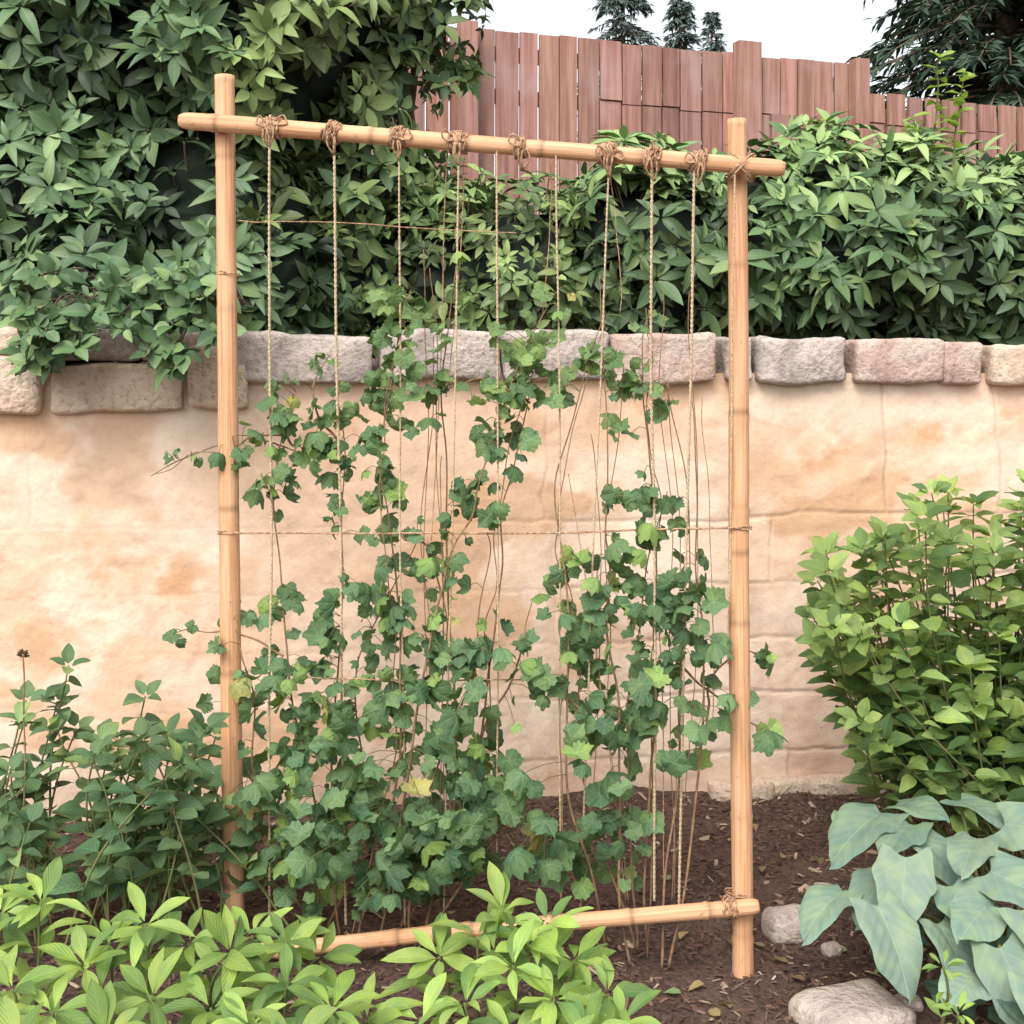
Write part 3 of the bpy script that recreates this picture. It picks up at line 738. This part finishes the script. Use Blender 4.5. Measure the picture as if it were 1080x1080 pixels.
for u0, v0, u1, v1 in ((985, 200, 990, 60), (1000, 200, 1018, 75), (975, 200, 965, 125), (870, 180, 862, 130)):
    c = curve([site(u0, v0, 5.2), site((u0+u1)/2, (v0+v1)/2, 5.2), site(u1, v1, 5.15)], 20, .01); tb.append((c, np.linspace(.006, .002, 20)))
    for p in c[6:]:
        for s in (0, 1):
            a = rng.random()*6.28; L.add(p, (math.cos(a), math.sin(a)*.8, .3), (rng.normal(0, .4), -.4, 1), rng.uniform(.04, .075), pal((.20, .30, .06), (.28, .38, .10)))
L.build('leaves', T_ov, M_leafb, sap); tubes('stems', tb, M_gstem, 5, sap)

# ============================================================ STEMMY PLANTS
def stem_plant(name, stems, tm, mat, cfun, lsize, step, tipk=5, pair=True, elev=.3, r0=.004, minf=.15, smat=M_gstem, face=-.35):
    par = empty(name); L = Leaves(); tb = []
    for s in stems:
        c = curve(s, 26, .008, 2); tb.append((c, np.linspace(r0, r0*.45, 26)))
        Ln = np.concatenate([[0], np.cumsum(np.linalg.norm(np.diff(c, axis=0), axis=1))]); tot = Ln[-1]
        x = tot*minf; a = rng.random()*6.28; sb = rng.uniform(.72, 1.15)
        while x < tot*.97:
            p = np.array([np.interp(x, Ln, c[:, k]) for k in range(3)]); f = x/tot
            for q in ((0, math.pi) if pair else (0,)):
                aa = a+q+rng.normal(0, .3)
                D = np.array([math.cos(aa), math.sin(aa), elev+rng.normal(0, .25)])
                Nn = np.array([rng.normal(0, .35), face+rng.normal(0, .3), 1])-D*.3
                sz = lsize*rng.uniform(.6, 1.15)*(1.1-.35*f)
                b = p+D/np.linalg.norm(D)*sz*.12; tb.append((np.array([p, b]), .0013))
                L.add(b, D, Nn, sz, cfun(f)*sb)
            a += 1.57 if pair else 2.4; x += step*rng.uniform(.8, 1.2)
        tip = c[-1]; ax = norm(c[-1]-c[-3])+np.array([0, -.25, .2])
        whorl(L, tip, ax, lsize*.62, tipk, lambda: cfun(1.0)*sb, .8)
    L.build('leaves', tm, mat, par); tubes('stems', tb, smat, 4, par)
    return par
bs = []
for i in range(96):
    u1 = rng.uniform(845, 1200); k = np.clip((u1-835)/190, 0, 1)
    vtop = 645-135*k**.7+rng.normal(0, 20) if u1 < 1000 else 520+rng.normal(0, 22)
    vend = rng.uniform(vtop, 800) if rng.random() < .68 else vtop
    if u1 < 890: vend = rng.uniform(570, 700)
    d = rng.uniform(3.15, 3.75); e = site(u1+8, vend, d)
    b = np.array([1.32+rng.normal(0, .13)+.1*k, 3.55+rng.normal(0, .1), 0.0])
    bs.append([b, b*.45+e*.55+np.array([(e[0]-b[0])*.1, 0, .0]), e])
stem_plant('garden_bush', bs, T_ov, M_leafb, lambda f: (pal((.08, .155, .055), (.15, .235, .08)) if rng.random() > .15+.5*f else pal((.19, .29, .085), (.28, .37, .14))), .092, .056, 6, True, .28, minf=.38)
bs = []
for i in range(50):
    u1 = rng.uniform(-40, 245); vv = rng.uniform(765, 900)
    d = rng.uniform(2.95, 3.5); e = site(u1, vv, d)
    b = np.array([e[0]+rng.normal(0, .1), d+rng.normal(0, .05), 0]); bs.append([b, (b+e)/2+np.array([rng.normal(0, .03), 0, .03]), e])
for u1, vv in ((70, 700), (78, 770), (155, 735), (180, 790), (25, 740), (110, 800), (60, 740), (150, 815), (205, 800)):
    e = site(u1, vv, 3.25); b = np.array([e[0]+rng.uniform(-.12, .02), 3.3, 0]); bs.append([b, (b+e)/2+np.array([-.03, 0, 0]), e])
stem_plant('woodland_herb', bs, T_ov, M_leaf, lambda f: pal((.06, .125, .06), (.12, .195, .095)) if rng.random() > .18 else pal((.15, .24, .10), (.21, .30, .13)), .09, .07, 4, True, .15, minf=.4)
sd = empty('dried_seed_head'); c = curve([site(20, 930, 3.2), site(26, 800, 3.2), site(23, 690, 3.2)], 20, .006)
tubes('stalk', [(c, .0022)], M_stem, 5, sd); L = Leaves()
for i in range(36):
    d = norm(rng.normal(0, 1, 3)); L.add(c[-1]+d*.004, d+np.array([0, 0, .6]), rng.normal(0, 1, 3), .014, pal((.05, .03, .02), (.12, .07, .04)))
L.build('seeds', T_lan, M_leaf, sd)
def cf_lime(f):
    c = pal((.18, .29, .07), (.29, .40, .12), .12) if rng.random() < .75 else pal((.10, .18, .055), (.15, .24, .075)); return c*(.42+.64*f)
def lime(name, tops, lsize):
    st = []
    for (u, v, d) in tops:
        e = site(u, v+10, d); b = np.array([e[0]+rng.normal(0, .04), d+.06+rng.normal(0, .03), 0]); st.append([b, (b+e)/2+np.array([rng.normal(0, .015), 0, 0]), e])
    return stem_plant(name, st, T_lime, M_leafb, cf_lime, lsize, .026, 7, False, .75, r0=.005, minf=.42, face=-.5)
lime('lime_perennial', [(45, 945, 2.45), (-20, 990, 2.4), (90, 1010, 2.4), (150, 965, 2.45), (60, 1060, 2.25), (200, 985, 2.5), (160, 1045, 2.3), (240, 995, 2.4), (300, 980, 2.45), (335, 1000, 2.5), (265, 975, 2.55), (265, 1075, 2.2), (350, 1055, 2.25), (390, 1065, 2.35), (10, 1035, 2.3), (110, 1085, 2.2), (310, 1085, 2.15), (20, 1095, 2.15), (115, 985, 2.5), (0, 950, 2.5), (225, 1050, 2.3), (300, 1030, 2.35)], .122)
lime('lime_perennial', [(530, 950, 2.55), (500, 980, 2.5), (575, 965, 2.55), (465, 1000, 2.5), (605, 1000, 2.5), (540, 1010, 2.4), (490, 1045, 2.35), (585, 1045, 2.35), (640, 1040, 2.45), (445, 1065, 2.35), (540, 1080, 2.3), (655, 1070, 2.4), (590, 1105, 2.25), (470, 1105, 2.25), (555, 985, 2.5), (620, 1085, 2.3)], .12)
lime('lime_perennial', [(1000, 1010, 2.3), (1012, 1060, 2.25)], .05)

# hosta: (petiole end), (tip), size, distance
hs = empty('hosta_plant'); L = Leaves(); tb = []
root = np.array([1.10, 2.95, 0])
H = [((930, 858), (848, 880), .19, 3.05), ((945, 850), (975, 838), .15, 3.15), ((968, 880), (1000, 905), .15, 2.98), ((1012, 845), (1045, 850), .15, 3.1), ((955, 905), (945, 950), .17, 2.85), ((925, 955), (950, 1005), .18, 2.75), ((890, 940), (818, 962), .16, 2.88), ((1055, 1000), (1075, 1050), .18, 2.6), ((1045, 920), (1090, 935), .17, 2.8), ((1060, 870), (1100, 870), .17, 2.95), ((1030, 1030), (985, 1045), .13, 2.6),
     ((1005, 935), (1025, 965), .15, 2.8), ((1085, 960), (1130, 1000), .19, 2.65), ((1100, 1040), (1130, 1090), .19, 2.5), ((900, 866), (880, 855), .11, 3.2), ((1110, 850), (1150, 850), .18, 3.0), ((1030, 885), (1010, 900), .14, 2.9), ((930, 925), (900, 948), .14, 2.9), ((990, 975), (1015, 1010), .14, 2.75), ((960, 870), (925, 890), .14, 3.0), ((1040, 955), (1000, 985), .14, 2.7)]
for (a, b, s, d) in H:
    pa = site(a[0], a[1], d); pb = site(b[0], b[1], d-.06)
    D = norm(pb-pa)+np.array([0, -.45, 0.1]); pa[2] = max(pa[2], .07)
    Nn = np.array([rng.normal(0, .25), -.30+rng.normal(0, .2), .95]); c = pal((.11, .175, .135), (.175, .245, .195), .18)
    L.add(pa, D, Nn, s*.98, c)
    tb.append((curve([root+rng.normal(0, .03, 3)*[1, 1, 0], (root+pa)/2+np.array([0, 0, .05]), pa], 14), np.linspace(.006, .0035, 14)))
for i in range(34):
    pa = root+np.array([rng.uniform(-.22, .5), rng.uniform(-.45, .2), rng.uniform(.04, .15)]); L.add(pa, (rng.normal(), rng.normal(), .2), (0, -.4, 1), rng.uniform(.09, .14), pal((.05, .095, .07), (.09, .145, .11)))
L.build('leaves', T_hosta, M_hosta, hs); tubes('petioles', tb, M_gstem, 7, hs)

L = Leaves()
for i in range(70):
    x = rng.uniform(-.2, 1.2); y = rng.uniform(2.5, 3.9); z = float(gz(np.array(x), np.array(y)))+.012
    a = rng.random()*6.28; L.add((x, y, z), (math.cos(a), math.sin(a), .1), (rng.normal(0, .3), rng.normal(0, .3), 1), rng.uniform(.02, .045), pal((.16, .12, .06), (.34, .27, .15)) if rng.random() < .75 else pal((.12, .22, .08), (.3, .36, .2)))
L.build('fallen_leaves', T_ov, M_leaf)

# ============================================================ CONIFERS
def conifer(name, x, y, zb, h, rad, nb, ns, col, up0=.12, bs=.5):
    par = empty(name); L = Leaves(); tb = [(np.array([[x, y, zb], [x, y, zb+h*.5], [x, y, zb+h]]), np.array([.02, .012, .002])*h)]
    for i in range(nb):
        f = rng.random()**.8; z = zb+h*(up0+(1-up0)*f); Rr = rad*(1-f)**.85*rng.uniform(.6, 1.15)+.02*h*.3; a = rng.random()*6.28
        o = np.array([x, y, z]); d = np.array([math.cos(a), math.sin(a), 0]); c = np.array([o+d*Rr*t+np.array([0, 0, -Rr*.35*t*t+Rr*.08*t]) for t in np.linspace(0, 1, 7)])
        tb.append((c, np.linspace(.0022, .0006, 7)*h))
        for k in range(ns):
            t = rng.random()**.7; p = o+d*Rr*t+np.array([0, 0, -Rr*.35*t*t+Rr*.08*t])
            sd_ = np.array([-d[1], d[0], 0])*rng.choice([-1, 1])
            L.add(p, d*.6+sd_*rng.uniform(.3, 1)+np.array([0, 0, rng.uniform(-.7, .2)]), (rng.normal(0, .5), rng.normal(0, .5), 1), bs*rng.uniform(.5, 1.2), np.array(pal(*col)))
    L.build('needles', [blade(lan, 2, 1, .2, .3, 0, .22)], M_needle, par); tubes('trunk', tb, M_bark, 5, par)
cdk = ((.025, .048, .03), (.055, .09, .055)); cbl = ((.08, .12, .11), (.13, .17, .15))
conifer('conifer_tree', 2.95, 34, 1.4, 11.4, 1.9, 200, 34, cbl, bs=.27, up0=.5)
conifer('conifer_tree', 4.6, 35, 1.4, 10.7, 1.3, 180, 30, cbl, bs=.23, up0=.5)
conifer('conifer_tree', 5.3, 34, 1.4, 9.5, 1.2, 160, 30, cbl, bs=.23, up0=.5)
conifer('conifer_tree', 5.5, 14.2, 1.4, 9.5, 2.3, 640, 70, cdk, bs=.24)
conifer('conifer_tree', 7.3, 15.5, 1.4, 9.8, 2.8, 330, 45, cdk, bs=.30)

# ============================================================ LIGHT / WORLD / CAMERA
EL = math.radians(48); AZ = math.radians(198)
w = bpy.data.worlds.new('World'); scene.world = w; w.use_nodes = True
nt = w.node_tree; bg = nt.nodes['Background']
sky = nt.nodes.new('ShaderNodeTexSky'); sky.sky_type = 'NISHITA'; sky.sun_disc = False
sky.sun_elevation = EL; sky.sun_rotation = AZ; sky.dust_density = 4; sky.air_density = 1.0
hsv = nt.nodes.new('ShaderNodeHueSaturation'); hsv.inputs['Saturation'].default_value = .18; hsv.inputs['Value'].default_value = 2.05
nt.links.new(sky.outputs[0], hsv.inputs['Color']); nt.links.new(hsv.outputs[0], bg.inputs[0]); bg.inputs[1].default_value = .15
sl = bpy.data.lights.new('sun', 'SUN'); sl.energy = 1.3; sl.angle = math.radians(30); sl.color = (1, .96, .91)
so = link(bpy.data.objects.new('sun', sl))
sd3 = Vector((math.sin(AZ)*math.cos(EL), math.cos(AZ)*math.cos(EL), math.sin(EL)))
so.rotation_euler = sd3.to_track_quat('Z', 'Y').to_euler()
cam = bpy.data.cameras.new('camera'); cam.lens = 45; cam.sensor_width = 36; cam.shift_y = -150/1080; cam.clip_end = 2000
co = link(bpy.data.objects.new('camera', cam)); co.location = (0, 0, EYE); co.rotation_euler = (math.radians(90), 0, 0)
scene.camera = co
scene.view_settings.view_transform = 'Standard'; scene.view_settings.look = 'None'; scene.view_settings.exposure = 0
